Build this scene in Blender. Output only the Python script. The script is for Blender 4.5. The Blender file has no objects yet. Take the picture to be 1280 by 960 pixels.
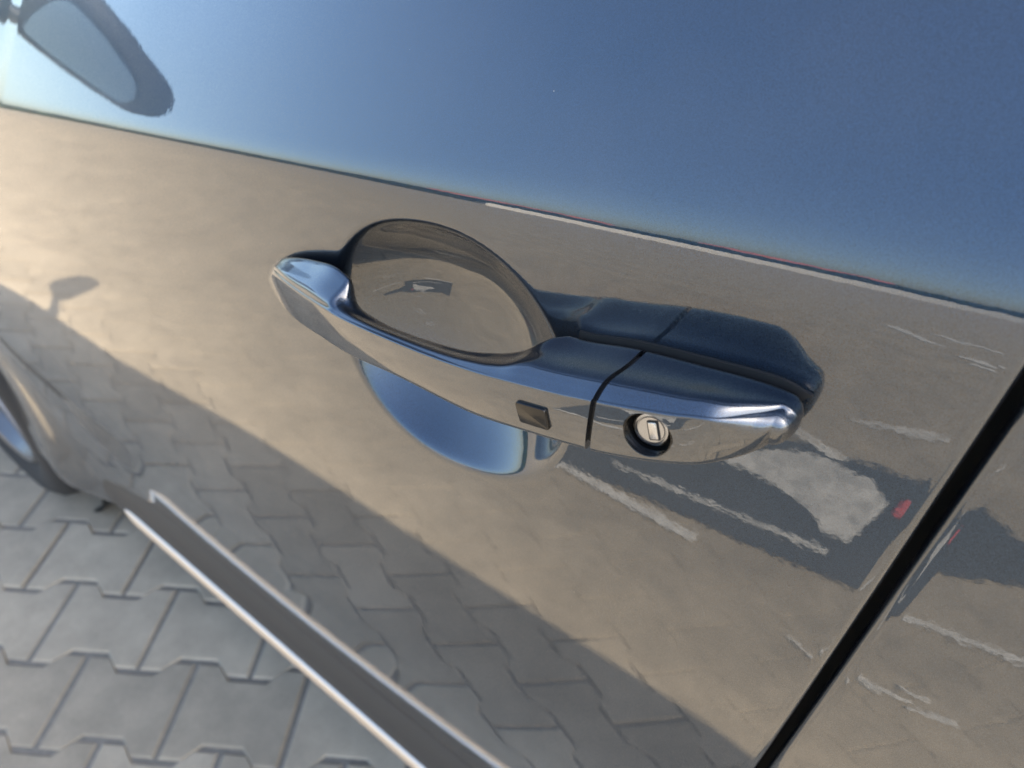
import bpy, bmesh, math, random
from mathutils import Vector, Matrix
random.seed(7)
sc = bpy.context.scene
C = sc.collection

# ------------------------------------------------------------------ camera
cam_d = bpy.data.cameras.new('camera')
cam = bpy.data.objects.new('camera', cam_d); C.objects.link(cam)
cr = Vector((0.79258231, 0.60952819, -0.01699057))
cu = Vector((-0.38399581, 0.52057508, 0.76259347))
cf = Vector((-0.47366708, 0.59789378, -0.64665487))
M3 = Matrix((cr, cu, -cf)).transposed()
cam.matrix_world = Matrix.Translation((0.25563, -0.16128, 1.15211)) @ M3.to_4x4()
cam_d.sensor_fit = 'HORIZONTAL'; cam_d.sensor_width = 36.0
cam_d.lens = 881.74 / 1280 * 36.0
cam_d.clip_start = 0.005; cam_d.clip_end = 2000
cam_d.dof.use_dof = True; cam_d.dof.focus_distance = 0.235; cam_d.dof.aperture_fstop = 12.0
sc.camera = cam

# ------------------------------------------------------------------ light
TO_SUN = Vector((1.10, 0.33, 1.0)).normalized()
w = bpy.data.worlds.new('World'); sc.world = w; w.use_nodes = True
nt = w.node_tree
sky = nt.nodes.new('ShaderNodeTexSky'); sky.sky_type = 'NISHITA'; sky.sun_disc = False
sky.sun_elevation = math.asin(TO_SUN.z)
sky.sun_rotation = math.atan2(TO_SUN.x, TO_SUN.y)
sky.air_density = 1.25; sky.dust_density = 3.2; sky.ozone_density = 2.2
bg = nt.nodes['Background']; bg.inputs['Strength'].default_value = 0.15
nt.links.new(sky.outputs['Color'], bg.inputs['Color'])
sun_d = bpy.data.lights.new('sun', 'SUN'); sun_d.energy = 5.0; sun_d.angle = math.radians(0.53)
sun_d.color = (1.0, 0.86, 0.67)
sun = bpy.data.objects.new('sun', sun_d); C.objects.link(sun)
sun.rotation_euler = (-TO_SUN).to_track_quat('-Z', 'Y').to_euler()
sun.location = TO_SUN * 20
sc.view_settings.view_transform = 'Standard'; sc.view_settings.look = 'None'
sc.view_settings.gamma = 1.0; sc.view_settings.exposure = 2.25
sc.view_settings.use_curve_mapping = False
sc.cycles.max_bounces = 8; sc.cycles.glossy_bounces = 6
sc.cycles.caustics_reflective = False; sc.cycles.caustics_refractive = False

# ------------------------------------------------------------------ helpers
def new_mat(name):
    m = bpy.data.materials.new(name); m.use_nodes = True
    return m, m.node_tree.nodes, m.node_tree.links, m.node_tree.nodes['Principled BSDF']

def simple(name, col, rough=0.5, metal=0.0, coat=0.0, spec=0.5, var=0.12, scale=60.0, bump=0.0):
    m, N, L, p = new_mat(name)
    tc = N.new('ShaderNodeTexCoord')
    nz = N.new('ShaderNodeTexNoise'); nz.inputs['Scale'].default_value = scale; nz.inputs['Detail'].default_value = 5
    L.new(tc.outputs['Object'], nz.inputs['Vector'])
    rp = N.new('ShaderNodeMapRange')
    rp.inputs['To Min'].default_value = 1 - var; rp.inputs['To Max'].default_value = 1 + var
    L.new(nz.outputs['Fac'], rp.inputs['Value'])
    mx = N.new('ShaderNodeVectorMath'); mx.operation = 'SCALE'
    mx.inputs[0].default_value = col[:3]; L.new(rp.outputs['Result'], mx.inputs['Scale'])
    L.new(mx.outputs['Vector'], p.inputs['Base Color'])
    p.inputs['Roughness'].default_value = rough; p.inputs['Metallic'].default_value = metal
    p.inputs['Coat Weight'].default_value = coat; p.inputs['Specular IOR Level'].default_value = spec
    if bump:
        b = N.new('ShaderNodeBump'); b.inputs['Strength'].default_value = bump; b.inputs['Distance'].default_value = 0.001
        L.new(nz.outputs['Fac'], b.inputs['Height']); L.new(b.outputs['Normal'], p.inputs['Normal'])
    return m

def mesh_obj(name, verts, faces, mat, parent=None, smooth=True, sharp=None):
    me = bpy.data.meshes.new(name); me.from_pydata([tuple(v) for v in verts], [], faces); me.update()
    if smooth:
        me.polygons.foreach_set('use_smooth', [True] * len(me.polygons))
        if sharp: me.set_sharp_from_angle(angle=math.radians(sharp))
    if mat: me.materials.append(mat)
    o = bpy.data.objects.new(name, me); C.objects.link(o)
    if parent: o.parent = parent
    return o

def bm_obj(name, bm, mat, parent=None, smooth=True, sharp=None):
    bmesh.ops.recalc_face_normals(bm, faces=bm.faces[:])
    me = bpy.data.meshes.new(name); bm.to_mesh(me); bm.free()
    if smooth:
        me.polygons.foreach_set('use_smooth', [True] * len(me.polygons))
        if sharp: me.set_sharp_from_angle(angle=math.radians(sharp))
    me.materials.append(mat)
    o = bpy.data.objects.new(name, me); C.objects.link(o)
    if parent: o.parent = parent
    return o

def tag(o, label=None, cat=None, group=None, kind=None):
    for k, v in (('label', label), ('category', cat), ('group', group), ('kind', kind)):
        if v: o[k] = v
    return o

def sstep(a, b, x):
    t = min(1.0, max(0.0, (x - a) / (b - a))); return t * t * (3 - 2 * t)

def smax(a, b, k):
    k *= 3.0; h = max(k - abs(a - b), 0.0) / k
    return max(a, b) + h * h * h * k / 6.0

def curve(pts):
    """monotone-ish cubic through (x, value...) points"""
    pts = sorted(pts); xs = [p[0] for p in pts]; n = len(xs); dim = len(pts[0]) - 1
    m = []
    for i in range(n):
        row = []
        for d in range(1, dim + 1):
            if i == 0: s = (pts[1][d] - pts[0][d]) / (xs[1] - xs[0])
            elif i == n - 1: s = (pts[-1][d] - pts[-2][d]) / (xs[-1] - xs[-2])
            else:
                s0 = (pts[i][d] - pts[i - 1][d]) / (xs[i] - xs[i - 1]); s1 = (pts[i + 1][d] - pts[i][d]) / (xs[i + 1] - xs[i])
                s = 0.0 if s0 * s1 <= 0 else 2 * s0 * s1 / (s0 + s1)
            row.append(s)
        m.append(row)
    def f(x):
        if x <= xs[0]: i, x = 0, xs[0]
        elif x >= xs[-1]: i, x = n - 2, xs[-1]
        else:
            i = 0
            while xs[i + 1] < x: i += 1
        h = xs[i + 1] - xs[i]; t = (x - xs[i]) / h
        out = []
        for d in range(1, dim + 1):
            a, b = pts[i][d], pts[i + 1][d]; ma, mb = m[i][d - 1] * h, m[i + 1][d - 1] * h
            out.append((2*t**3 - 3*t*t + 1)*a + (t**3 - 2*t*t + t)*ma + (-2*t**3 + 3*t*t)*b + (t**3 - t*t)*mb)
        return out if dim > 1 else out[0]
    return f

# ------------------------------------------------------------------ materials
def car_paint():
    m, N, L, p = new_mat('car_paint')
    tc = N.new('ShaderNodeTexCoord')
    # metallic flakes: every cell its own tilt and brightness
    vo = N.new('ShaderNodeTexVoronoi'); vo.inputs['Scale'].default_value = 5200
    L.new(tc.outputs['Object'], vo.inputs['Vector'])
    sub = N.new('ShaderNodeVectorMath'); sub.operation = 'SUBTRACT'; sub.inputs[1].default_value = (.5, .5, .5)
    L.new(vo.outputs['Color'], sub.inputs[0])
    scl = N.new('ShaderNodeVectorMath'); scl.operation = 'SCALE'; scl.inputs['Scale'].default_value = 0.22
    L.new(sub.outputs['Vector'], scl.inputs[0])
    geo = N.new('ShaderNodeNewGeometry')
    ad = N.new('ShaderNodeVectorMath'); ad.operation = 'ADD'
    L.new(geo.outputs['Normal'], ad.inputs[0]); L.new(scl.outputs['Vector'], ad.inputs[1])
    nm = N.new('ShaderNodeVectorMath'); nm.operation = 'NORMALIZE'; L.new(ad.outputs['Vector'], nm.inputs[0])
    L.new(nm.outputs['Vector'], p.inputs['Normal'])
    sep = N.new('ShaderNodeSeparateColor'); L.new(vo.outputs['Color'], sep.inputs['Color'])
    cr_ = N.new('ShaderNodeValToRGB')
    cr_.color_ramp.elements[0].color = (0.006, 0.013, 0.025, 1); cr_.color_ramp.elements[1].color = (0.017, 0.036, 0.066, 1)
    L.new(sep.outputs['Red'], cr_.inputs['Fac']); L.new(cr_.outputs['Color'], p.inputs['Base Color'])
    p.inputs['Metallic'].default_value = 0.9; p.inputs['Roughness'].default_value = 0.33
    p.inputs['Coat Weight'].default_value = 1.0; p.inputs['Coat IOR'].default_value = 1.68
    p.inputs['Coat Roughness'].default_value = 0.012
    # orange peel in the clear coat
    n2 = N.new('ShaderNodeTexNoise'); n2.inputs['Scale'].default_value = 330; n2.inputs['Detail'].default_value = 1.5
    L.new(tc.outputs['Object'], n2.inputs['Vector'])
    b = N.new('ShaderNodeBump'); b.inputs['Strength'].default_value = 0.16; b.inputs['Distance'].default_value = 0.00006
    L.new(n2.outputs['Fac'], b.inputs['Height'])
    n3 = N.new('ShaderNodeTexNoise'); n3.inputs['Scale'].default_value = 60; n3.inputs['Detail'].default_value = 1
    L.new(tc.outputs['Object'], n3.inputs['Vector'])
    b2 = N.new('ShaderNodeBump'); b2.inputs['Strength'].default_value = 0.3; b2.inputs['Distance'].default_value = 0.00005
    L.new(n3.outputs['Fac'], b2.inputs['Height']); L.new(b.outputs['Normal'], b2.inputs['Normal'])
    L.new(b2.outputs['Normal'], p.inputs['Coat Normal'])
    # dust: thin film plus single specks
    v2 = N.new('ShaderNodeTexVoronoi'); v2.inputs['Scale'].default_value = 150; L.new(tc.outputs['Object'], v2.inputs['Vector'])
    s2 = N.new('ShaderNodeSeparateColor'); L.new(v2.outputs['Color'], s2.inputs['Color'])
    rad = N.new('ShaderNodeMapRange'); rad.inputs['From Min'].default_value = .80; rad.inputs['From Max'].default_value = 1
    rad.inputs['To Min'].default_value = 0; rad.inputs['To Max'].default_value = .045
    L.new(s2.outputs['Green'], rad.inputs['Value'])
    lt = N.new('ShaderNodeMath'); lt.operation = 'LESS_THAN'; L.new(v2.outputs['Distance'], lt.inputs[0]); L.new(rad.outputs['Result'], lt.inputs[1])
    n4 = N.new('ShaderNodeTexNoise'); n4.inputs['Scale'].default_value = 14; n4.inputs['Detail'].default_value = 6; L.new(tc.outputs['Object'], n4.inputs['Vector'])
    fl = N.new('ShaderNodeMapRange'); fl.inputs['From Min'].default_value = .4; fl.inputs['From Max'].default_value = .75; fl.inputs['To Min'].default_value = .004; fl.inputs['To Max'].default_value = .03
    L.new(n4.outputs['Fac'], fl.inputs['Value'])
    sm = N.new('ShaderNodeMath'); sm.operation = 'MULTIPLY_ADD'; sm.inputs[1].default_value = .55
    L.new(lt.outputs['Value'], sm.inputs[0]); L.new(fl.outputs['Result'], sm.inputs[2])
    df = N.new('ShaderNodeBsdfDiffuse'); df.inputs['Color'].default_value = (.36, .33, .29, 1)
    ms = N.new('ShaderNodeMixShader'); L.new(sm.outputs['Value'], ms.inputs['Fac']); L.new(p.outputs['BSDF'], ms.inputs[1]); L.new(df.outputs['BSDF'], ms.inputs[2])
    L.new(ms.outputs['Shader'], N['Material Output'].inputs['Surface'])
    return m
M_paint = car_paint()
M_black = simple('black_rubber', (0.003, 0.003, 0.0033), 0.7, var=.3)
M_plastic = simple('grey_black_plastic', (0.022, 0.023, 0.025), 0.42, var=.2, scale=300, bump=.15)
M_gloss = simple('gloss_black', (0.004, 0.004, 0.004), 0.18, coat=.0, spec=.35, var=.1)
M_mould = simple('moulding_plastic', (0.020, 0.021, 0.022), 0.62, var=.15, scale=200, bump=.1)
M_chrome = simple('bright_trim', (0.62, 0.55, 0.48), 0.55, metal=1.0, var=.04)
M_steel = simple('lock_steel', (0.27, 0.28, 0.30), 0.25, metal=1.0, var=.08, scale=500)
M_flap = simple('key_flap_steel', (0.36, 0.37, 0.39), 0.2, metal=1.0, var=.08, scale=500)
M_tyre = simple('tyre_rubber', (0.010, 0.010, 0.0105), 0.85, var=.25)
M_rim = simple('wheel_alloy', (0.16, 0.16, 0.165), 0.4, metal=.8, var=.05)
M_glass = simple('tinted_glass', (0.008, 0.01, 0.012), 0.03, spec=.6, var=.05)
M_mirror = simple('mirror_glass', (0.10, 0.135, 0.17), 0.02, metal=1.0, var=.01)

def paver_mat(name, seed_obj=True):
    m, N, L, p = new_mat(name)
    tc = N.new('ShaderNodeTexCoord'); geo = N.new('ShaderNodeNewGeometry')
    a = N.new('ShaderNodeTexNoise'); a.inputs['Scale'].default_value = 5; a.inputs['Detail'].default_value = 6; a.inputs['Roughness'].default_value = .65
    L.new(geo.outputs['Position'], a.inputs['Vector'])
    f = N.new('ShaderNodeTexNoise'); f.inputs['Scale'].default_value = 420; f.inputs['Detail'].default_value = 3
    L.new(geo.outputs['Position'], f.inputs['Vector'])
    rnd = N.new('ShaderNodeObjectInfo')
    ramp = N.new('ShaderNodeValToRGB')
    ramp.color_ramp.elements[0].position = .3; ramp.color_ramp.elements[0].color = (0.215, 0.184, 0.138, 1)
    ramp.color_ramp.elements[1].position = .72; ramp.color_ramp.elements[1].color = (0.300, 0.256, 0.190, 1)
    L.new(a.outputs['Fac'], ramp.inputs['Fac'])
    mr = N.new('ShaderNodeMapRange'); mr.inputs['To Min'].default_value = .82; mr.inputs['To Max'].default_value = 1.12
    L.new(rnd.outputs['Random'], mr.inputs['Value'])
    mf = N.new('ShaderNodeMapRange'); mf.inputs['To Min'].default_value = .82; mf.inputs['To Max'].default_value = 1.18
    L.new(f.outputs['Fac'], mf.inputs['Value'])
    mu = N.new('ShaderNodeMath'); mu.operation = 'MULTIPLY'
    L.new(mf.outputs['Result'], mu.inputs[0])
    if seed_obj: L.new(mr.outputs['Result'], mu.inputs[1])
    else: mu.inputs[1].default_value = .98
    d = N.new('ShaderNodeTexNoise'); d.inputs['Scale'].default_value = 17; d.inputs['Detail'].default_value = 8; d.inputs['Roughness'].default_value = .7
    L.new(geo.outputs['Position'], d.inputs['Vector'])
    md_ = N.new('ShaderNodeMapRange'); md_.inputs['From Min'].default_value = .35; md_.inputs['From Max'].default_value = .65
    md_.inputs['To Min'].default_value = .88 if seed_obj else .88; md_.inputs['To Max'].default_value = 1.08 if seed_obj else 1.08
    L.new(d.outputs['Fac'], md_.inputs['Value'])
    mu2 = N.new('ShaderNodeMath'); mu2.operation = 'MULTIPLY'; L.new(mu.outputs['Value'], mu2.inputs[0]); L.new(md_.outputs['Result'], mu2.inputs[1]); mu = mu2
    s = N.new('ShaderNodeVectorMath'); s.operation = 'SCALE'
    L.new(ramp.outputs['Color'], s.inputs[0]); L.new(mu.outputs['Value'], s.inputs['Scale'])
    L.new(s.outputs['Vector'], p.inputs['Base Color']); p.inputs['Roughness'].default_value = .88
    b = N.new('ShaderNodeBump'); b.inputs['Strength'].default_value = .35; b.inputs['Distance'].default_value = .0015
    L.new(f.outputs['Fac'], b.inputs['Height']); L.new(b.outputs['Normal'], p.inputs['Normal'])
    return m
M_paver = paver_mat('concrete_paver'); M_paver_far = paver_mat('concrete_paver_far', False)
M_sand = simple('joint_sand', (0.13, 0.118, 0.10), .95, var=.35, scale=120, bump=.4)
M_sleeve_standin = simple('standin_dark', (0.055, 0.057, 0.06), .85, var=.3, scale=180, bump=.5)  # dark colour for the flat sheet standing in for a sleeve
M_white = simple('standin_white', (0.52, 0.505, 0.465), .7, var=.2, scale=40)  # pale colour standing in for sun caustics and sleeve stripes
def patchy_alpha(m, scale):  # noise alpha that breaks up the pale stand-in sheets
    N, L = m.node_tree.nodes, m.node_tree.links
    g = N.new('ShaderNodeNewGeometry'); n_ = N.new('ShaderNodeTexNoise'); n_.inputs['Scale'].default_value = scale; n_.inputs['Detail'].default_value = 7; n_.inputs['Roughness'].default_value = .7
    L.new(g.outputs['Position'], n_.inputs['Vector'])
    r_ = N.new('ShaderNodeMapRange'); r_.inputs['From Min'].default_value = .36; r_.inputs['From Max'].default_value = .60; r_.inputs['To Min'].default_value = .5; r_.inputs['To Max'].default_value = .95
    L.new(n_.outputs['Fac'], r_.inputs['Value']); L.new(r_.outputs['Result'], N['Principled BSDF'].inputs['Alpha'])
patchy_alpha(M_white, 22)
M_red = simple('standin_red', (0.42, 0.09, 0.09), .6, var=.15, scale=30)

# ------------------------------------------------------------------ pavement
TH = 0.56906; PO = Vector((-0.97208, -0.12969)); PD = Vector((math.cos(TH), math.sin(TH))); PE = Vector((PD.y, -PD.x))
gnd = mesh_obj('pavement', [(-600, -600, -.006), (600, -600, -.006), (600, 600, -.006), (-600, 600, -.006)], [(0, 1, 2, 3)], M_paver_far, smooth=False)
tag(gnd, 'pale concrete pavement of interlocking blocks, shaded beside the car', kind='structure')
bed = mesh_obj('joint_bed', [(-7, -7, -.0035), (4, -7, -.0035), (4, 2.4, -.0035), (-7, 2.4, -.0035)], [(0, 1, 2, 3)], M_sand, gnd, smooth=False)

mesh_obj('joint_bed', [(-7, -7, -.0016), (4, -7, -.0016), (4, -.45, -.0016), (-7, -.45, -.0016)], [(0, 1, 2, 3)], M_paver_far, gnd, smooth=False)
def paver_outline(g=0.0035):
    # double-T block: flanges at both ends, waist in the middle; length 0.2 along PD, pitch 0.14 along PE
    L2 = .1 - g
    hw, nw = .0825 - g, .0575 - g      # half widths at flange and waist
    a, b = .058, .033                  # where the slope begins and ends
    return [(-L2, -hw), (-a, -hw), (-b, -nw), (b, -nw), (a, -hw), (L2, -hw), (L2, hw), (a, hw), (b, nw), (-b, nw), (-a, hw), (-L2, hw)]
def paver_mesh(g=.0035, ch=.004):
    out = paver_outline(g); inn = paver_outline(g + ch)
    v = [(x, y, -.03) for x, y in out] + [(x, y, -ch * .8) for x, y in out] + [(x, y, 0) for x, y in inn]
    n = 12; f = []
    for k in range(2):
        for i in range(n):
            j = (i + 1) % n
            f.append((k * n + i, k * n + j, (k + 1) * n + j, (k + 1) * n + i))
    f.append(tuple(2 * n + i for i in range(n)))
    return v, f
pv, pf = paver_mesh()
pme = bpy.data.meshes.new('paver'); pme.from_pydata(pv, [], pf); pme.update(); pme.materials.append(M_paver)
pv2, pf2 = paver_mesh(.0012, .0014)
pme2 = bpy.data.meshes.new('paver_tight'); pme2.from_pydata(pv2, [], pf2); pme2.update(); pme2.materials.append(M_paver_far)
cells = []
for j in range(-45, 60):
    for i in range(-50, 50):
        # block centre lies half way between straight joints; joint ends fit PO
        ii = i + (.5 if j % 2 else 0)
        c = PO + PD * (.2 * (ii + .5)) + PE * (.14 * (j - .5) - .012)
        if -6.9 < c.x < 3.9 and -6.9 < c.y < 2.3: cells.append((i, j, c))
def key(c):
    x, y = c[2]
    # nearest to the strip of ground the photo shows, directly or mirrored in the door
    return abs(y + .35) * 1.6 + max(0, abs(x + .7) - .9)
cells.sort(key=key)
rot = Matrix.Rotation(TH, 3, 'Z')
near, far = cells[:300], cells[300:]
for i, j, c in near:
    o = bpy.data.objects.new('paver', pme if c.y > -.40 else pme2); C.objects.link(o); o.parent = gnd
    q = 1.0 if c.y > -.40 else .2
    o.location = (c.x, c.y, random.uniform(-.0012, .0012) * q)
    o.rotation_euler = (random.uniform(-.006, .006) * q, random.uniform(-.006, .006) * q, TH + random.uniform(-.004, .004) + (math.pi if random.random() < .5 else 0))
fv, ff = [], []
for i, j, c in far:
    k = len(fv); dz = random.uniform(-.0003, .0003)
    tx, ty = random.uniform(-.002, .002), random.uniform(-.002, .002)
    for v in pv2:
        q = rot @ Vector(v); fv.append((q.x + c.x, q.y + c.y, q.z + dz + tx * v[0] + ty * v[1]))
    ff += [tuple(a + k for a in f) for f in pf2]
fld = mesh_obj('paver_field', fv, ff, M_paver_far, gnd, smooth=False); tag(fld, kind='stuff')

# ------------------------------------------------------------------ car body
def Zc(x):
    if x < -.95: return .9179 + (x + .95) * .32
    if x < -.30: return .9946 + (x + .30) * .118
    if x > .30: return 1.0670 + (x - .30) * .075
    return 1.03467 + .11874 * x - .03414 * x * x
WX, WZ, WR = -1.235, .335, .335
def low_y(x, z):
    u0 = z - 1.0; xx = max(-1.6, min(x, 1.6)) - .2
    u = min(u0, -.05)
    y = .0647 * (u0 - u) + .09992*u + .35871*u*u + .0842*u**3 + .0225*xx*xx - .0404*xx*u0
    return y
def bowl(x, z):
    dx, dz = x - .0935, z - .9765
    a = math.radians(12)
    p, q = dx * math.cos(a) + dz * math.sin(a), -dx * math.sin(a) + dz * math.cos(a)
    rho = ((abs(p) / .0605) ** 2.2 + (abs(q) / .0555) ** 2.2) ** (1 / 2.2)
    g = .030 * (1 - rho ** 2.8) if rho < 2 else -.05
    return smax(g, 0, .0016)
def SH_T(x): return math.tan(math.radians(35 - 9 * sstep(-.12, .25, x)))
def body_y(x, z):
    y = low_y(x, z)
    if z < .58: d_ = .58 - max(z, .38); y -= .30 * d_ * d_ * sstep(-.80, -.60, x)
    if z < .66:
        k = sstep(-.50, -.85, x)                       # the door foot swells out towards the wheel arch
        t = sstep(.66, .28, z) * k; y = y * (1 - t) + .010 * t
    if z < .275: y += (.275 - z) * 1.2
    zc = Zc(x); yc = low_y(x, zc)
    ys = yc + (z - zc) * SH_T(x)
    if z > zc - .05: y = smax(y, ys, .0018 + .0014 * sstep(0, .27, x))
    rr = math.hypot(x - WX, z - WZ)
    if rr < .75: y -= .008 * math.exp(-((rr - .40) / .06) ** 2)
    y += bowl(x, z) if 0 < x < .2 and .88 < z < 1.06 else 0
    if x < -1.5: y += .55 * ((-1.5 - x)) ** 2
    if x > 1.5: y += .55 * ((x - 1.5)) ** 2
    return y

def zrows(fine):
    r = []
    z = .258
    while z < .885:
        r.append(('a', z)); z += .008 if z < .3 else .012
    if fine:
        n = 125; return r, [k / n for k in range(n + 1)], [k * .0009 for k in range(1, 12)] + [.0099 + k * .004 for k in range(1, 17)]
    n = 30; return r, [k / n for k in range(n + 1)], [k * .0015 for k in range(1, 8)] + [.0105 + k * .006 for k in range(1, 11)]

def panel(name, xs, shear, fine, parent, edge0=True, edge1=True, hole=None, flip=False):
    low, mid, top = zrows(fine)
    r = .0024
    cols = []                                          # (x, dx, dy)
    if edge0: cols += [(xs[0], 0, .034), (xs[0], 0, .008)] + [(xs[0], r * (1 - math.sin(t)), r * (1 - math.cos(t))) for t in (1.57, 1.18, .78, .4)]
    cols += [(x, 0, 0) for x in xs if not ((edge0 and x < xs[0] + r) or (edge1 and x > xs[-1] - r))]
    if edge1: cols += [(xs[-1], -r * (1 - math.sin(t)), r * (1 - math.cos(t))) for t in (.4, .78, 1.18, 1.57)] + [(xs[-1], 0, .008), (xs[-1], 0, .034)]
    verts = []; nz = None
    for x, dx, dy in cols:
        zz = [z for _, z in low]
        z0, z1 = .885, Zc(x)
        zz += [z0 + (z1 - z0) * t for t in mid] + [z1 + t for t in top]
        nz = len(zz)
        for z in zz:
            X = x + dx + shear(x, z)
            verts.append([X, body_y(X, z) + dy, z])
    faces = []
    for i in range(len(cols) - 1):
        for k in range(nz - 1):
            q = (i * nz + k, (i + 1) * nz + k, (i + 1) * nz + k + 1, i * nz + k + 1)
            if hole:
                cx, cz, R = hole
                ins = [math.hypot(verts[a][0] - cx, verts[a][2] - cz) < R for a in q]
                if all(ins): continue
            faces.append(q)
    if hole:
        used = set(a for q in faces for a in q)
        for a in used:
            d = math.hypot(verts[a][0] - cx, verts[a][2] - cz)
            if d < R:
                verts[a][0] = cx + (verts[a][0] - cx) * R / d; verts[a][2] = cz + (verts[a][2] - cz) * R / d
                verts[a][1] = body_y(verts[a][0], verts[a][2])
    o = mesh_obj(name, verts, faces, M_paint, parent)
    return o

car = bpy.data.objects.new('car', None); C.objects.link(car)
tag(car, 'dark blue grey metallic car seen close at its front door handle', 'car')

def frange(a, b, s):
    n = max(1, round((b - a) / s)); return [a + (b - a) * k / n for k in range(n + 1)]
xg = .2695
xs = frange(-.93, -.30, .012) + frange(-.30, -.03, .005)[1:] + frange(-.03, .24, .00125)[1:] + frange(.24, xg - .0018, .0025)[1:]
GS = lambda x, z: .056 * (z - 1.0) * sstep(.20, .26, x) if x < .6 else 0
front_door = panel('front_door', xs, GS, True, car)
xs2 = frange(xg + .0018, .40, .003) + frange(.40, 1.15, .015)[1:]
rear_door = panel('rear_door', xs2, lambda x, z: .056 * (z - 1.0) * sstep(.45, .30, x), False, car)
fender = panel('front_fender', frange(-2.15, -.936, .012), lambda x, z: 0, False, car, edge0=False, hole=(WX, WZ, .385))
quarter = panel('rear_quarter', frange(1.156, 2.2, .02), lambda x, z: 0, False, car, edge1=False, hole=(1.30, WZ, .375))
# dark seals seen down the shut lines
def seal(x, parent, sh):
    v, f = [], []
    for k in range(21):
        z = .2 + k * (Zc(x) + .07 - .2) / 20; X = x + (.056 * (z - 1.0) if sh else 0); y = body_y(X, z) + .030
        v += [(X - .012, y, z), (X + .012, y, z)]
    for k in range(20): f.append((2 * k, 2 * k + 1, 2 * k + 3, 2 * k + 2))
    mesh_obj('door_seal', v, f, M_black, parent)
seal(xg, car, True); seal(-.933, car, False); seal(1.153, car, False)

# plastic moulding along the foot of the door, with a bright strip
MP = [(.046, .395), (.0335, .372), (.0290, .354), (.0275, .338), (.0265, .32), (.0262, .30), (.0272, .285), (.031, .277), (.06, .262)]
def moulding(x0, x1, parent):
    v, f = [], []; st = frange(x0, x1, .02); n = len(MP)
    for x in st:
        dz = .035 * max(0, x + .1) ** 2 + .01 * (x + .3)
        for y, z in MP: v.append((x, y, z + dz * (z - .26) / .12))
    for i in range(len(st) - 1):
        for k in range(n - 1): f.append((i*n+k, i*n+k+1, (i+1)*n+k+1, (i+1)*n+k))
    f.append(tuple(range(n))); f.append(tuple((len(st) - 1) * n + k for k in reversed(range(n))))
    return mesh_obj('sill_moulding', v, f, M_mould, parent, sharp=45)
mou = moulding(-.79, .262, car); moulding(.272, 1.0, car)
def strip():
    v, f = [], []; n = 12; st = frange(-.665, .26, .02)
    for i, x in enumerate(st):
        zc = .306 + .012 * (x + .3)
        e = min(1, (x + .665) / .04 + .35)
        for k in range(n + 1):
            a = math.pi * k / n
            v.append((x, .0265 - .0060 * math.sin(a) * e, zc + .0130 * math.cos(a) * e))
    for i in range(len(st) - 1):
        for k in range(n): f.append((i*(n+1)+k, i*(n+1)+k+1, (i+1)*(n+1)+k+1, (i+1)*(n+1)+k))
    f.append(tuple(range(n + 1)))
    return mesh_obj('bright_trim', v, f, M_chrome, mou)
strip()

# ------------------------------------------------------------------ door handle
Rg = curve([(-0.0235, 0.001, 0.9725), (-0.0079, -0.009, 0.9802), (0.0034, -0.013, 0.9887), (0.0353, -0.021, 0.9934), (0.0655, -0.0265, 0.9977), (0.0961, -0.0295, 1.0024), (0.122, -0.031, 1.0064), (0.1443, -0.032, 1.0111), (0.1709, -0.032, 1.0175), (0.1811, -0.032, 1.0205), (0.2017, -0.03, 1.0254), (0.2123, -0.0275, 1.0274), (0.2195, -0.0235, 1.027), (0.2253, -0.0195, 1.0262), (0.2285, -0.0150, 1.0262), (0.2305, -0.0115, 1.0258)])
Bt = curve([(-0.0245, -0.001, 0.9685), (0.0068, -0.013, 0.9682), (0.042, -0.021, 0.9734), (0.0628, -0.025, 0.9773), (0.0977, -0.029, 0.9843), (0.1309, -0.0305, 0.987), (0.1524, -0.0315, 0.992), (0.17, -0.0315, 0.996), (0.1805, -0.0315, 0.9988), (0.1921, -0.0305, 1.0018), (0.2104, -0.027, 1.0075), (0.2187, -0.022, 1.0104), (0.2258, -0.0165, 1.0152), (0.2296, -0.0115, 1.0207), (0.2306, -0.009, 1.0242)])
Tp = curve([(-0.0235, 0.003, 0.976), (0.0013, -0.003, 0.9931), (0.0269, -0.005, 1.0015), (0.0468, -0.008, 1.0056), (0.056, -0.01, 1.005), (0.0585, -0.012, 0.9987), (0.0648, -0.0135, 0.9952), (0.0796, -0.0145, 0.9945), (0.0939, -0.015, 0.996), (0.1192, -0.0155, 1.001), (0.1366, -0.0145, 1.0072), (0.1441, -0.012, 1.0104), (0.1523, -0.005, 1.0154), (0.1557, -0.0015, 1.0151), (0.179, -0.001, 1.0203), (0.2025, -0.001, 1.0241), (0.2206, -0.001, 1.0265), (0.2269, -0.0015, 1.0268), (0.2305, -0.003, 1.0262)])
def Ib(x):
    b = Bt(x); t = Tp(x)
    k = sstep(.028, .062, x) * sstep(.163, .148, x)
    y = min(t[0] + .004, .004 * (1 - k) - .013 * k)
    y = max(y, b[0] + .003)
    z = b[1] - .004
    return [y, min(z, t[1] - .001)]
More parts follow.
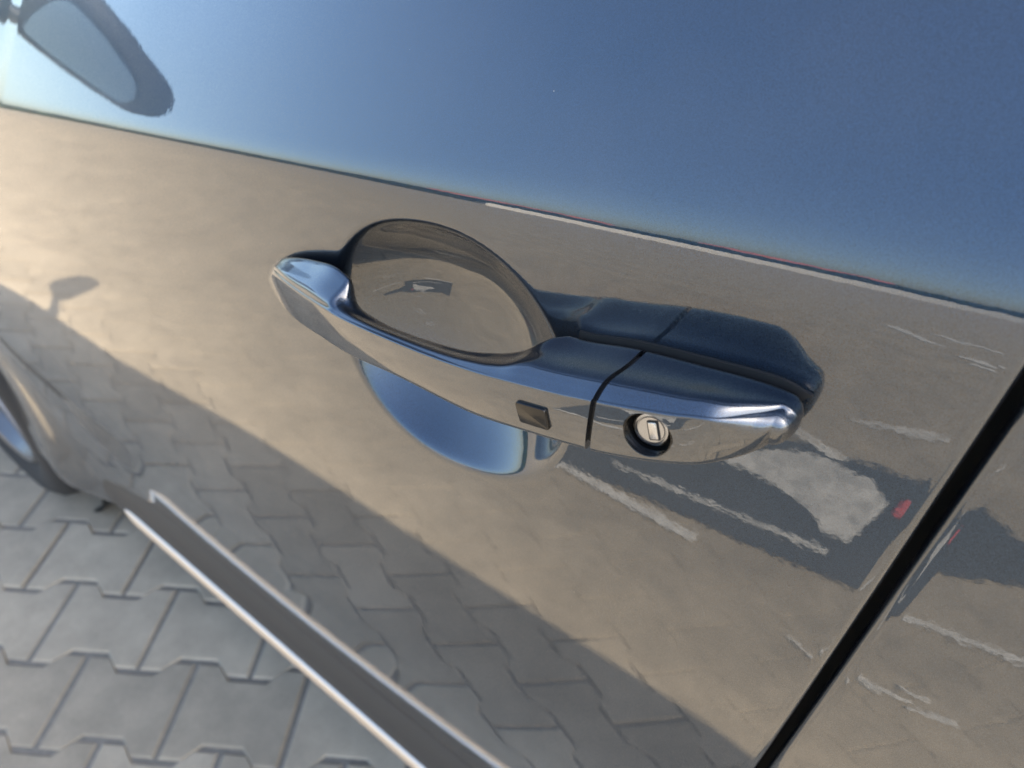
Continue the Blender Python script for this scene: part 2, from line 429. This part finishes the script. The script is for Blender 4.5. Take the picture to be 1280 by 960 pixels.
def section(x):
    P = [Vector(Rg(x)), Vector(Bt(x)), Vector(Ib(x)), Vector(Tp(x))]
    rad = [.0010 + .007 * sstep(.212, .229, x) + .002 * sstep(.02, -.01, x), .0026, .004, .0045]; bul = [.0006, .0, .0, .0034]
    cen = sum(P, Vector((0, 0))) / 4
    out = []; ns = 7
    for k in range(4):
        p, q, s = P[k - 1], P[k], P[(k + 1) % 4]
        la, lb = (p - q).length, (s - q).length
        ca, cb = min(rad[k], .42 * la), min(rad[k], .42 * lb)
        A = q + (p - q) * (ca / max(la, 1e-6)); B = q + (s - q) * (cb / max(lb, 1e-6))
        for i in range(ns):
            t = i / (ns - 1); out.append(A * (1 - t) ** 2 + q * 2 * t * (1 - t) + B * t * t)
        # edge k -> k+1, bulging outwards
        q2, s2 = P[(k + 1) % 4], P[(k + 2) % 4]
        cc = min(rad[(k + 1) % 4], .42 * lb); E_ = q2 + (q - q2) * (cc / max(lb, 1e-6))
        d = E_ - B; nrm = Vector((-d.y, d.x))
        if nrm.length > 1e-9:
            nrm.normalize()
            if nrm.dot((B + E_) / 2 - cen) < 0: nrm = -nrm
        am = bul[k] * min(1, d.length / .03)
        ne = 16 if k == 3 else 7
        for i in range(1, ne):
            t = i / ne; h = 9.48 * t ** 3 * (1 - t) if k == 3 else 4 * t * (1 - t)
            out.append(B + d * t + nrm * am * h)
    return out
def loft(name, stations, mat, parent, skew=lambda x, y, z: 0, end0=True, end1=True, nose=False):
    verts, faces = [], []; n = None
    secs = [(x, section(x)) for x in stations]
    n = len(secs[0][1])
    if nose:                                           # rounded end
        x, s = secs[-1]; m = sum(s, Vector((0, 0))) / n
        for a in (20, 40, 58, 72, 84):
            a = math.radians(a); secs.append((x + .0048 * math.sin(a), [m + (p - m) * math.cos(a) for p in s]))
    for x, s in secs:
        for p in s: verts.append((x + skew(x, p[0], p[1]), p[0], p[1]))
    for i in range(len(secs) - 1):
        for k in range(n):
            j = (k + 1) % n
            faces.append((i * n + k, i * n + j, (i + 1) * n + j, (i + 1) * n + k))
    for ok, i, rev in ((end0, 0, True), (end1, len(secs) - 1, False)):
        if ok:
            c = len(verts); s = secs[i][1]; m = sum(s, Vector((0, 0))) / n
            verts.append((secs[i][0], m.x, m.y))
            for k in range(n):
                j = (k + 1) % n
                faces.append((c, i * n + j, i * n + k) if rev else (c, i * n + k, i * n + j))
    bm = bmesh.new()
    bv = [bm.verts.new(v) for v in verts]
    for f in faces:
        try: bm.faces.new([bv[a] for a in f])
        except ValueError: pass
    return bm_obj(name, bm, mat, parent, sharp=50)
JX = .1815
skewj = lambda x, y, z: (z - 1.01) * .06 * sstep(.15, .18, x) * sstep(.225, .19, x)
st_a = frange(-.0235, -.005, .001) + frange(-.005, .155, .0014)[1:] + frange(.155, JX - .0016, .0011)[1:] + [JX - .0011, JX - .0008, JX - .0007]
def shrink_end(st, xe, r): return st
handle = loft('door_handle', frange(-.0235, -.005, .001) + frange(-.005, .155, .0014)[1:] + frange(.155, JX - .0009, .0011)[1:], M_paint, car, skewj)
cap = loft('lock_cap', frange(JX + .0009, .222, .0010) + frange(.222, .2268, .0004)[1:], M_paint, handle, skewj, nose=True)
# dark joint between grip and cap
def insert_ring():
    verts, faces = [], []
    st = [JX - .004, JX + .004]; secs = [section(x) for x in st]; n = len(secs[0])
    for x, s in zip(st, secs):
        m = sum(s, Vector((0, 0))) / n
        for p in s:
            q = m + (p - m) * .86; verts.append((x + skewj(x, q[0], q[1]), q[0], q[1]))
    for k in range(n): faces.append((k, (k + 1) % n, n + (k + 1) % n, n + k))
    return mesh_obj('joint_gasket', verts, faces, M_black, handle)
insert_ring()
# black foam pad between cap and door skin
def base_pad():
    bm = bmesh.new()
    top, bot = [], []
    xs_ = frange(.157, .226, .002) + [.2275, .2288, .2298, .2305, .2309, .2311]
    for x in xs_:
        xx = min(x, .2300); t, b = Tp(xx), Bt(xx)
        e = math.sqrt(max(0.0, 1 - max(0, (x - .221) / .0102) ** 2))
        mid = (t[1] + b[1]) / 2 + .001
        zt = mid + (t[1] - mid + .0004) * (.05 + .95 * e); zb = mid + (b[1] - mid + .002) * (.05 + .95 * e)
        top.append((x, zt)); bot.append((x, zb))
    loop = top + bot[::-1]
    for off in (-.0045, .004): 
        pass
    fr = [bm.verts.new((x, min(.0005, low_y(x, z)) - .0008, z)) for x, z in loop]
    bk = [bm.verts.new((x, low_y(x, z) + .003, z + (.0 if i < len(top) else -.0))) for i, (x, z) in enumerate(loop)]
    n = len(loop)
    for i in range(n): bm.faces.new((fr[i], fr[(i + 1) % n], bk[(i + 1) % n], bk[i]))
    m = len(top)
    for i in range(m - 1): bm.faces.new((fr[i], fr[i + 1], fr[n - 2 - i], fr[n - 1 - i]))
    return bm_obj('base_gasket', bm, M_black, handle, smooth=False)
base_pad()

from mathutils.bvhtree import BVHTree
def frame_on_face(obj, x, z, e=.004):
    t = BVHTree.FromPolygons([v.co[:] for v in obj.data.vertices], [p_.vertices[:] for p_ in obj.data.polygons])
    def h(a, b): return t.ray_cast(Vector((a, -.2, b)), Vector((0, 1, 0)))[0]
    p0 = h(x, z); ax = (h(x + e, z + e * .22) - h(x - e, z - e * .22)).normalized()
    up = (h(x, z + e) - h(x, z - e)).normalized(); nr = ax.cross(up).normalized()
    up = nr.cross(ax).normalized()
    return p0, ax, up, nr
# touch sensor button
p, ax, up, nr = frame_on_face(handle, .1614, 1.0040)
def rrect(w_, h_, r_, n=5):
    o = []
    for cx, cy, a0 in ((w_ - r_, h_ - r_, 0), (-w_ + r_, h_ - r_, 90), (-w_ + r_, -h_ + r_, 180), (w_ - r_, -h_ + r_, 270)):
        for k in range(n):
            a = math.radians(a0 + 90 * k / (n - 1)); o.append((cx + r_ * math.cos(a), cy + r_ * math.sin(a)))
    return o
def plate(name, p, ax, up, nr, w_, h_, r_, depth, mat, parent, bev=.0004, sink=.002):
    bm = bmesh.new(); rings = []
    for (ins, d) in ((0, -sink), (0, depth - bev), (bev * .3, depth - bev * .3), (bev, depth)):
        rings.append([bm.verts.new(p + ax * a + up * b + nr * d) for a, b in rrect(w_ - ins, h_ - ins, max(r_ - ins, .0001))])
    n = len(rings[0])
    for i in range(3):
        for k in range(n): bm.faces.new((rings[i][k], rings[i][(k+1) % n], rings[i+1][(k+1) % n], rings[i+1][k]))
    bm.faces.new(rings[-1])
    return bm_obj(name, bm, mat, parent, sharp=40)
plate('sensor_button', p, ax, up, nr, .0058, .0040, .0009, .0010, M_gloss, handle)
# lock: hole through the cap face, steel barrel and key flap
p, ax, up, nr = frame_on_face(cap, .1988, 1.0160)
tl = Matrix.Rotation(math.radians(-13), 3, ax); up = tl @ up; nr = tl @ nr
HR = .0071
cut_bm = bmesh.new(); bmesh.ops.create_cone(cut_bm, cap_ends=True, segments=48, radius1=HR, radius2=HR, depth=.016)
mt = Matrix.Translation(p) @ Matrix((ax, up, nr)).transposed().to_4x4()
bmesh.ops.transform(cut_bm, matrix=mt @ Matrix.Translation((0, 0, -.0005)), verts=cut_bm.verts[:])
bmesh.ops.recalc_face_normals(cut_bm, faces=cut_bm.faces[:])
cme = bpy.data.meshes.new('cut'); cut_bm.to_mesh(cme); cut_bm.free()
cutter = bpy.data.objects.new('cut', cme); C.objects.link(cutter)
md = cap.modifiers.new('lock_hole', 'BOOLEAN'); md.object = cutter; md.operation = 'DIFFERENCE'; md.solver = 'EXACT'
bpy.context.view_layer.update()
ev = cap.evaluated_get(bpy.context.evaluated_depsgraph_get())
nme = bpy.data.meshes.new_from_object(ev); cap.modifiers.clear(); cap.data = nme
nme.set_sharp_from_angle(angle=math.radians(35))
if not nme.materials: nme.materials.append(M_paint)
bpy.data.objects.remove(cutter); bpy.data.meshes.remove(cme)
def lathe(name, prof, mat, parent, mt, n=40, sharp=40):
    bm = bmesh.new(); rings = []
    for r_, h_ in prof:
        rings.append([bm.verts.new(mt @ Vector((r_ * math.cos(2*math.pi*k/n), r_ * math.sin(2*math.pi*k/n), h_))) for k in range(n)])
    for i in range(len(rings) - 1):
        for k in range(n): bm.faces.new((rings[i][k], rings[i][(k+1) % n], rings[i+1][(k+1) % n], rings[i+1][k]))
    bm.faces.new(rings[-1])
    return bm_obj(name, bm, mat, parent, sharp=sharp)
lathe('lock_bezel', [(.0071, -.0008), (.00695, .0002), (.0067, .0001), (.0064, -.0012), (.0057, -.0042), (.0050, -.0046), (.0030, -.0047)], M_gloss, handle, mt)
lathe('lock_cylinder', [(.0051, -.0075), (.0051, -.0034), (.0049, -.0030), (.0044, -.0029), (.0042, -.0033), (.0040, -.0033), (.0038, -.0029)], M_steel, handle, mt)
plate('key_slot', p - nr * .0029 + ax * .0008, ax * .97 + up * .12, up * .97 - ax * .12, nr, .0017, .0031, .0005, .0003, M_black, handle, bev=.0001, sink=.0003)
plate('key_flap', p - nr * .0029 + ax * .0008, ax * .97 + up * .12, up * .97 - ax * .12, nr, .0013, .0027, .0004, .0007, M_flap, handle, bev=.0002, sink=.0003)

# ------------------------------------------------------------------ front wheel
def wheel(x, parent):
    mtw = Matrix.Translation((x, .016, WZ)) @ Matrix.Rotation(math.radians(90), 4, 'X')   # local +z points to -Y (outwards)
    ty = lathe('front_wheel' if x < 0 else 'rear_wheel', [(.24, -.19), (.30, -.19), (.322, -.17), (.334, -.14), (.335, -.09), (.334, -.04), (.322, -.008), (.30, .006), (.27, .008), (.245, .0), (.236, -.008), (.236, -.05)], M_tyre, parent, mtw, n=72)
    lathe('rim', [(.236, -.06), (.236, -.004), (.230, .001), (.222, -.003), (.214, -.03), (.20, -.05), (.05, -.05)], M_rim, ty, mtw, n=72)
    for k in range(5):
        a = 2 * math.pi * k / 5 + .35
        m2 = mtw @ Matrix.Rotation(a, 4, 'Z')
        bm = bmesh.new(); vs = []
        for r_, hw, h_ in ((.03, .028, -.012), (.12, .020, -.014), (.222, .026, -.010)):
            vs.append([bm.verts.new(m2 @ Vector(q)) for q in ((r_, -hw, h_ - .03), (r_, -hw * .7, h_), (r_, hw * .7, h_), (r_, hw, h_ - .03))])
        for i in range(2):
            for k2 in range(4): bm.faces.new((vs[i][k2], vs[i][(k2+1) % 4], vs[i+1][(k2+1) % 4], vs[i+1][k2]))
        bm_obj('spoke', bm, M_rim, ty, sharp=35)
    lathe('hub', [(.05, -.04), (.048, -.012), (.04, -.006), (.01, -.005)], M_rim, ty, mtw)
    # dark wheel housing
    lw = Matrix.Translation((x, .06, WZ)) @ Matrix.Rotation(math.radians(90), 4, 'X')
    lathe('wheel_housing', [(.385, .01), (.385, -.3), (.02, -.3)], M_black, parent, lw)
wheel(WX, car); wheel(1.30, car)

# ------------------------------------------------------------------ upper body, only what shades and mirrors
CAN = curve([(-1.25, .48, 0.98), (-.97, .32, 1.09), (-.45, .24, 1.31), (.0, .19, 1.45), (.4, .155, 1.53), (.8, .125, 1.59), (1.0, .118, 1.60), (1.9, .10, 1.60), (2.2, .14, 1.50)])
def belt(x): z = Zc(x) + .0725; return (body_y(x, z), z)
def ribbon(name, a, b, mat, xs_, parent, sharp=30):
    v, f = [], []
    for x in xs_: v += [a(x), b(x)]
    for i in range(len(xs_) - 1): f.append((2*i, 2*i+1, 2*i+3, 2*i+2))
    return mesh_obj(name, v, f, mat, parent)
def mixp(x, t):
    b, c = belt(x), CAN(x); bul = .035 * 4 * t * (1 - t) * .5
    return (x, b[0] + (c[0] - b[0]) * t - bul, b[1] + (c[1] - b[1]) * t)
gx = frange(-.90, 2.15, .05)
ribbon('window_seal', lambda x: mixp(x, -.01), lambda x: (x, mixp(x, .03)[1] - .004, mixp(x, .03)[2]), M_black, gx, car)
v, f = [], []; nt_ = 8
for x in gx:
    for k in range(nt_ + 1): v.append(mixp(x, .03 + .89 * k / nt_))
for i in range(len(gx) - 1):
    for k in range(nt_): f.append((i*(nt_+1)+k, (i+1)*(nt_+1)+k, (i+1)*(nt_+1)+k+1, i*(nt_+1)+k+1))
mesh_obj('side_window', v, f, M_glass, car)
v, f = [], []; rx = frange(-1.25, 2.2, .05); nr_ = 16
for x in rx:
    y0, z0 = mixp(x, .92)[1:] if x > -.9 else CAN(x)
    y1, z1 = CAN(x)
    ring = [(x, y0 - .004, z0), (x, y1 - .004, z1 - .005)]
    for k in range(nr_ + 1):
        t = k / nr_; ring.append((x, y1 + (1.80 - 2 * y1) * t, z1 + .05 * 4 * t * (1 - t)))
    v += ring
m = nr_ + 3
for i in range(len(rx) - 1):
    for k in range(m - 1): f.append((i*m+k, (i+1)*m+k, (i+1)*m+k+1, i*m+k+1))
mesh_obj('roof', v, f, M_paint, car)
# bonnet and far body side so that the shell is closed
v, f = [], []; hx = frange(-2.15, -.90, .05)
for x in hx:
    b = belt(x); top = 1.03 if x > -1.4 else 1.03 - (-1.4 - x) * .16
    for k in range(13):
        t = k / 12; v.append((x, b[0] + (1.8 - 2 * b[0]) * t, b[1] + max(0, top - b[1]) * min(1, 3.5 * math.sin(math.pi * t) ** .8 if t not in (0, 1) else 0)))
for i in range(len(hx) - 1):
    for k in range(12): f.append((i*13+k, (i+1)*13+k, (i+1)*13+k+1, i*13+k+1))
mesh_obj('bonnet', v, f, M_paint, car)
v, f = [], []; fx = frange(-2.15, 2.2, .05)
for x in fx:
    b = belt(x); v += [(x, 1.8 - b[0], .2), (x, 1.84 - b[0], .7), (x, 1.8 - b[0], b[1]), (x, 1.78 - CAN(max(-1.25, x))[0] if x > -.95 else 1.8 - b[0], CAN(x)[1] if x > -.95 else b[1] + .001)]
for i in range(len(fx) - 1):
    for k in range(3): f.append((i*4+k, (i+1)*4+k, (i+1)*4+k+1, i*4+k+1))
mesh_obj('far_side', v, f, M_paint, car)
mesh_obj('underbody', [(-2.1, .07, .2), (2.1, .07, .2), (2.1, 1.75, .2), (-2.1, 1.75, .2), (-2.1, .4, .8), (2.1, .4, .8)], [(0, 1, 2, 3), (0, 4, 5, 1)], M_black, car)
# door mirror, seen only as its reflection in the shoulder of the door
def door_mirror(parent):
    MX = -.72
    out = [(-.015, 1.150), (-.03, 1.140), (-.06, 1.143), (-.13, 1.163), (-.20, 1.188), (-.235, 1.203), (-.252, 1.220), (-.258, 1.242), (-.250, 1.260), (-.225, 1.272), (-.16, 1.276), (-.09, 1.272), (-.04, 1.262), (-.018, 1.245), (-.012, 1.20)]
    out = [(.02 + (y - .02) * .81, 1.02 + (z - 1.04) * .81) for y, z in out]
    for _ in range(2):
        q = []
        for i in range(len(out)):
            a, b = Vector(out[i]), Vector(out[(i + 1) % len(out)]); q += [tuple(a * .75 + b * .25), tuple(a * .25 + b * .75)]
        out = q
    c = Vector((sum(p_[0] for p_ in out) / len(out), sum(p_[1] for p_ in out) / len(out)))
    n = len(out)
    def ring(s_, x, sh=(0, 0)): return [(x, c.x + (p_[0] - c.x) * s_ + sh[0], c.y + (p_[1] - c.y) * s_ + sh[1]) for p_ in out]
    rings = [ring(.66, MX - .016, (.006, -.014)), ring(.70, MX - .001, (.006, -.014)), ring(.93, MX), ring(.98, MX - .003), ring(1.0, MX - .012), ring(1.0, MX - .03), ring(.92, MX - .052), ring(.75, MX - .07), ring(.45, MX - .082), ring(.12, MX - .088)]
    v = [p_ for r_ in rings for p_ in r_]; f = []
    for i in range(len(rings) - 1):
        for k in range(n): f.append((i*n+k, i*n+(k+1) % n, (i+1)*n+(k+1) % n, (i+1)*n+k))
    f.append(tuple((len(rings) - 1) * n + k for k in range(n)))
    h = mesh_obj('door_mirror', v, f, M_dark, parent, sharp=60)
    mesh_obj('mirror_glass', ring(.68, MX - .008, (.006, -.014)), [tuple(range(n))], M_mirror, h, smooth=False)
    # foot
    fv, ff = [], []
    for (x, y, z, a, b) in ((MX + .02, .085, 1.03, .036, .016), (MX + .0, .03, 1.06, .030, .014), (MX - .03, -.01, 1.105, .028, .014), (MX - .04, -.04, 1.14, .028, .016)):
        for k in range(12):
            t = 2 * math.pi * k / 12; fv.append((x + a * math.cos(t), y, z + b * math.sin(t)))
    for i in range(3):
        for k in range(12): ff.append((i*12+k, i*12+(k+1) % 12, (i+1)*12+(k+1) % 12, (i+1)*12+k))
    mesh_obj('mirror_foot', fv, ff, M_plastic, h)
M_dark = simple('mirror_shell', (0.004, 0.006, 0.010), .4, coat=.0, spec=.2, var=.1)
door_mirror(car)

# ------------------------------------------------------------------ stand-in sheets for a sleeve and sun caustics, mirrored in the doors
def sheet(name, pts, z, mat, parent, jit=.006, sub=8, close=True):
    jit *= .45
    rnd = random.Random(len(pts) * 31 + int(pts[0][0] * 977) + int(pts[0][1] * 613))
    o = []
    for i in range(len(pts)):
        a, b = Vector(pts[i]), Vector(pts[(i + 1) % len(pts)])
        for k in range(sub):
            q = a.lerp(b, k / sub); o.append((q.x + rnd.uniform(-jit, jit), q.y + rnd.uniform(-jit, jit), z))
    bm = bmesh.new(); vs = [bm.verts.new(q) for q in o]; bm.faces.new(vs)
    bmesh.ops.triangulate(bm, faces=bm.faces[:])
    me = bpy.data.meshes.new(name); bm.to_mesh(me); bm.free(); me.materials.append(mat)
    ob = bpy.data.objects.new(name, me); C.objects.link(ob); ob.parent = parent
    return ob
dark_sheet = sheet('sleeve_standin', [(-.46, -.99), (.34, -1.05), (.40, -1.2), (.60, -1.29), (.95, -1.35), (.95, -1.43), (.57, -1.42), (.44, -1.52), (.05, -1.47), (-.5, -1.40)], .005, M_sleeve_standin, None, .006)  # made-up ground sheet in place of the dark sleeve mirrored there
tag(dark_sheet, 'dark flat stand-in for a sleeve, with pale stripes, mirrored below the lock', kind='structure')
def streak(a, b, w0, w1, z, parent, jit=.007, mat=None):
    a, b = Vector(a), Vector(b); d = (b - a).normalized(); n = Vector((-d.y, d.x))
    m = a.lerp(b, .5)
    return sheet('pale_standin', [a - n * w0 * .4, m - n * (w0 + w1) * .25, b - n * w1 * .4, b + n * w1 * .4, m + n * (w0 + w1) * .25, a + n * w0 * .4], z, mat or M_white, parent, jit, 5)
streak((-.46, -.985), (-.02, -.965), .018, .036, .009, dark_sheet, .005)  # pale bands standing in for the stripes of the sleeve
streak((-.30, -1.068), (.0, -1.09), .012, .016, .009, dark_sheet, .004)
streak((.0, -1.09), (.22, -1.112), .014, .024, .009, dark_sheet, .005)
streak((.0, -1.50), (.16, -1.46), .016, .03, .009, dark_sheet, .006)
sheet('pale_standin', [(-.16, -1.30), (-.02, -1.36), (.08, -1.435), (.24, -1.425), (.285, -1.35), (.25, -1.17), (.20, -1.16), (.14, -1.22), (.04, -1.25), (-.10, -1.26)], .009, M_white, dark_sheet, .008)
sheet('red_standin', [(.305, -1.335), (.33, -1.33), (.345, -1.40), (.318, -1.41)], .009, M_red, dark_sheet, .005)  # made-up red mark on the sleeve stand-in
streak((-.07, -3.50), (.19, -3.02), .09, .08, .006, gnd, .02)  # from here on: sun caustics on the paving, painted as pale sheets
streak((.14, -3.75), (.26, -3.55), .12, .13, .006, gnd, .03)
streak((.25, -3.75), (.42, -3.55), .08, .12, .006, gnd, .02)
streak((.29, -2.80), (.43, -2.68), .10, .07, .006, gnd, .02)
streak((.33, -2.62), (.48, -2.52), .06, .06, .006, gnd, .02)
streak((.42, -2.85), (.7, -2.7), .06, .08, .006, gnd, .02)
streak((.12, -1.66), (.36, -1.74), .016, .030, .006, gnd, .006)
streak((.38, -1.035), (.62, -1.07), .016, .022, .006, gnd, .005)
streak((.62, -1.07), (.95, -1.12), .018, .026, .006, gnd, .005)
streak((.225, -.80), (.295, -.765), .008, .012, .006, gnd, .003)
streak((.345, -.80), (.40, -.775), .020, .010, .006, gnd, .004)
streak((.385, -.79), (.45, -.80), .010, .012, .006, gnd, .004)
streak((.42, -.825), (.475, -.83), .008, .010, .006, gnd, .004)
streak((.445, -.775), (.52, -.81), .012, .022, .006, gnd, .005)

# ------------------------------------------------------------------ far things mirrored as thin bands along the edges
M_leaf = simple('hedge_leaf', (0.045, 0.085, 0.03), .6, var=.5, scale=3)
M_wall = simple('pale_render', (0.72, 0.70, 0.65), .8, var=.08, scale=2)
M_roof = simple('red_tile', (0.42, 0.10, 0.07), .7, var=.2, scale=6)
def polar(r_, az): a = math.radians(az); return Vector((r_ * math.sin(a), -r_ * math.cos(a), 0))
rnd = random.Random(3); v, f = [], []
for k in range(26000):
    az = rnd.uniform(-112, 62); hh = 2.1 + .14 * math.sin(az * .5) + .10 * math.sin(az * 1.9 + 1)
    c = polar(32 + rnd.uniform(-1.2, 1.2), az); c.z = hh * rnd.random() ** .8
    u1 = Vector((rnd.uniform(-1, 1), rnd.uniform(-1, 1), rnd.uniform(-1, 1))).normalized() * .28
    u2 = u1.orthogonal().normalized() * .16; i = len(v)
    v += [c - u1, c + u2, c + u1, c - u2]; f.append((i, i + 1, i + 2, i + 3))
hd = mesh_obj('hedge', v, f, M_leaf, None, smooth=False)
tag(hd, 'long dark green hedge mirrored as a thin band along the body crease', kind='stuff')
def house(az, r_, w_, d_, h_, rh, label):
    e = bpy.data.objects.new('house', None); C.objects.link(e); e.location = polar(r_, az); e.rotation_euler.z = math.radians(az)
    tag(e, label, 'house', 'houses beyond the hedge')
    a, b = w_ / 2, d_ / 2
    mesh_obj('wall', [(-a, -b, 0), (a, -b, 0), (a, b, 0), (-a, b, 0), (-a, -b, h_), (a, -b, h_), (a, b, h_), (-a, b, h_), (-a, 0, h_ + rh), (a, 0, h_ + rh)],
             [(0, 1, 5, 4), (2, 3, 7, 6), (1, 2, 6, 9, 5), (3, 0, 4, 8, 7)], M_wall, e, smooth=False)
    mesh_obj('roof', [(-a - .3, -b - .4, h_ - .15), (a + .3, -b - .4, h_ - .15), (a + .3, 0, h_ + rh + .1), (-a - .3, 0, h_ + rh + .1), (a + .3, b + .4, h_ - .15), (-a - .3, b + .4, h_ - .15)], [(0, 1, 2, 3), (3, 2, 4, 5)], M_roof, e, smooth=False)
for az, wd, n_ in ((-36, 15, 'the left one'), (-14, 14, 'the right one')):
    house(az, 60, wd, 9, 2.9, 1.1, 'pale house with red tiled roof beyond the hedge, ' + n_)
wl, wf = [], []; seg = 40
for k in range(seg + 1):
    p_ = polar(24, -38 + 66 * k / seg); q = polar(24.25, -38 + 66 * k / seg)
    wl += [(p_.x, p_.y, 0), (p_.x, p_.y, 1.0), (q.x, q.y, 1.0), (q.x, q.y, 0)]
for k in range(seg):
    for t in range(3): wf.append((4*k+t, 4*k+t+1, 4*k+5+t, 4*k+4+t))
wb = mesh_obj('boundary_wall', wl, wf, M_wall, None, smooth=False)
tag(wb, 'low white rendered wall in front of the hedge, mirrored in the crease', 'wall')
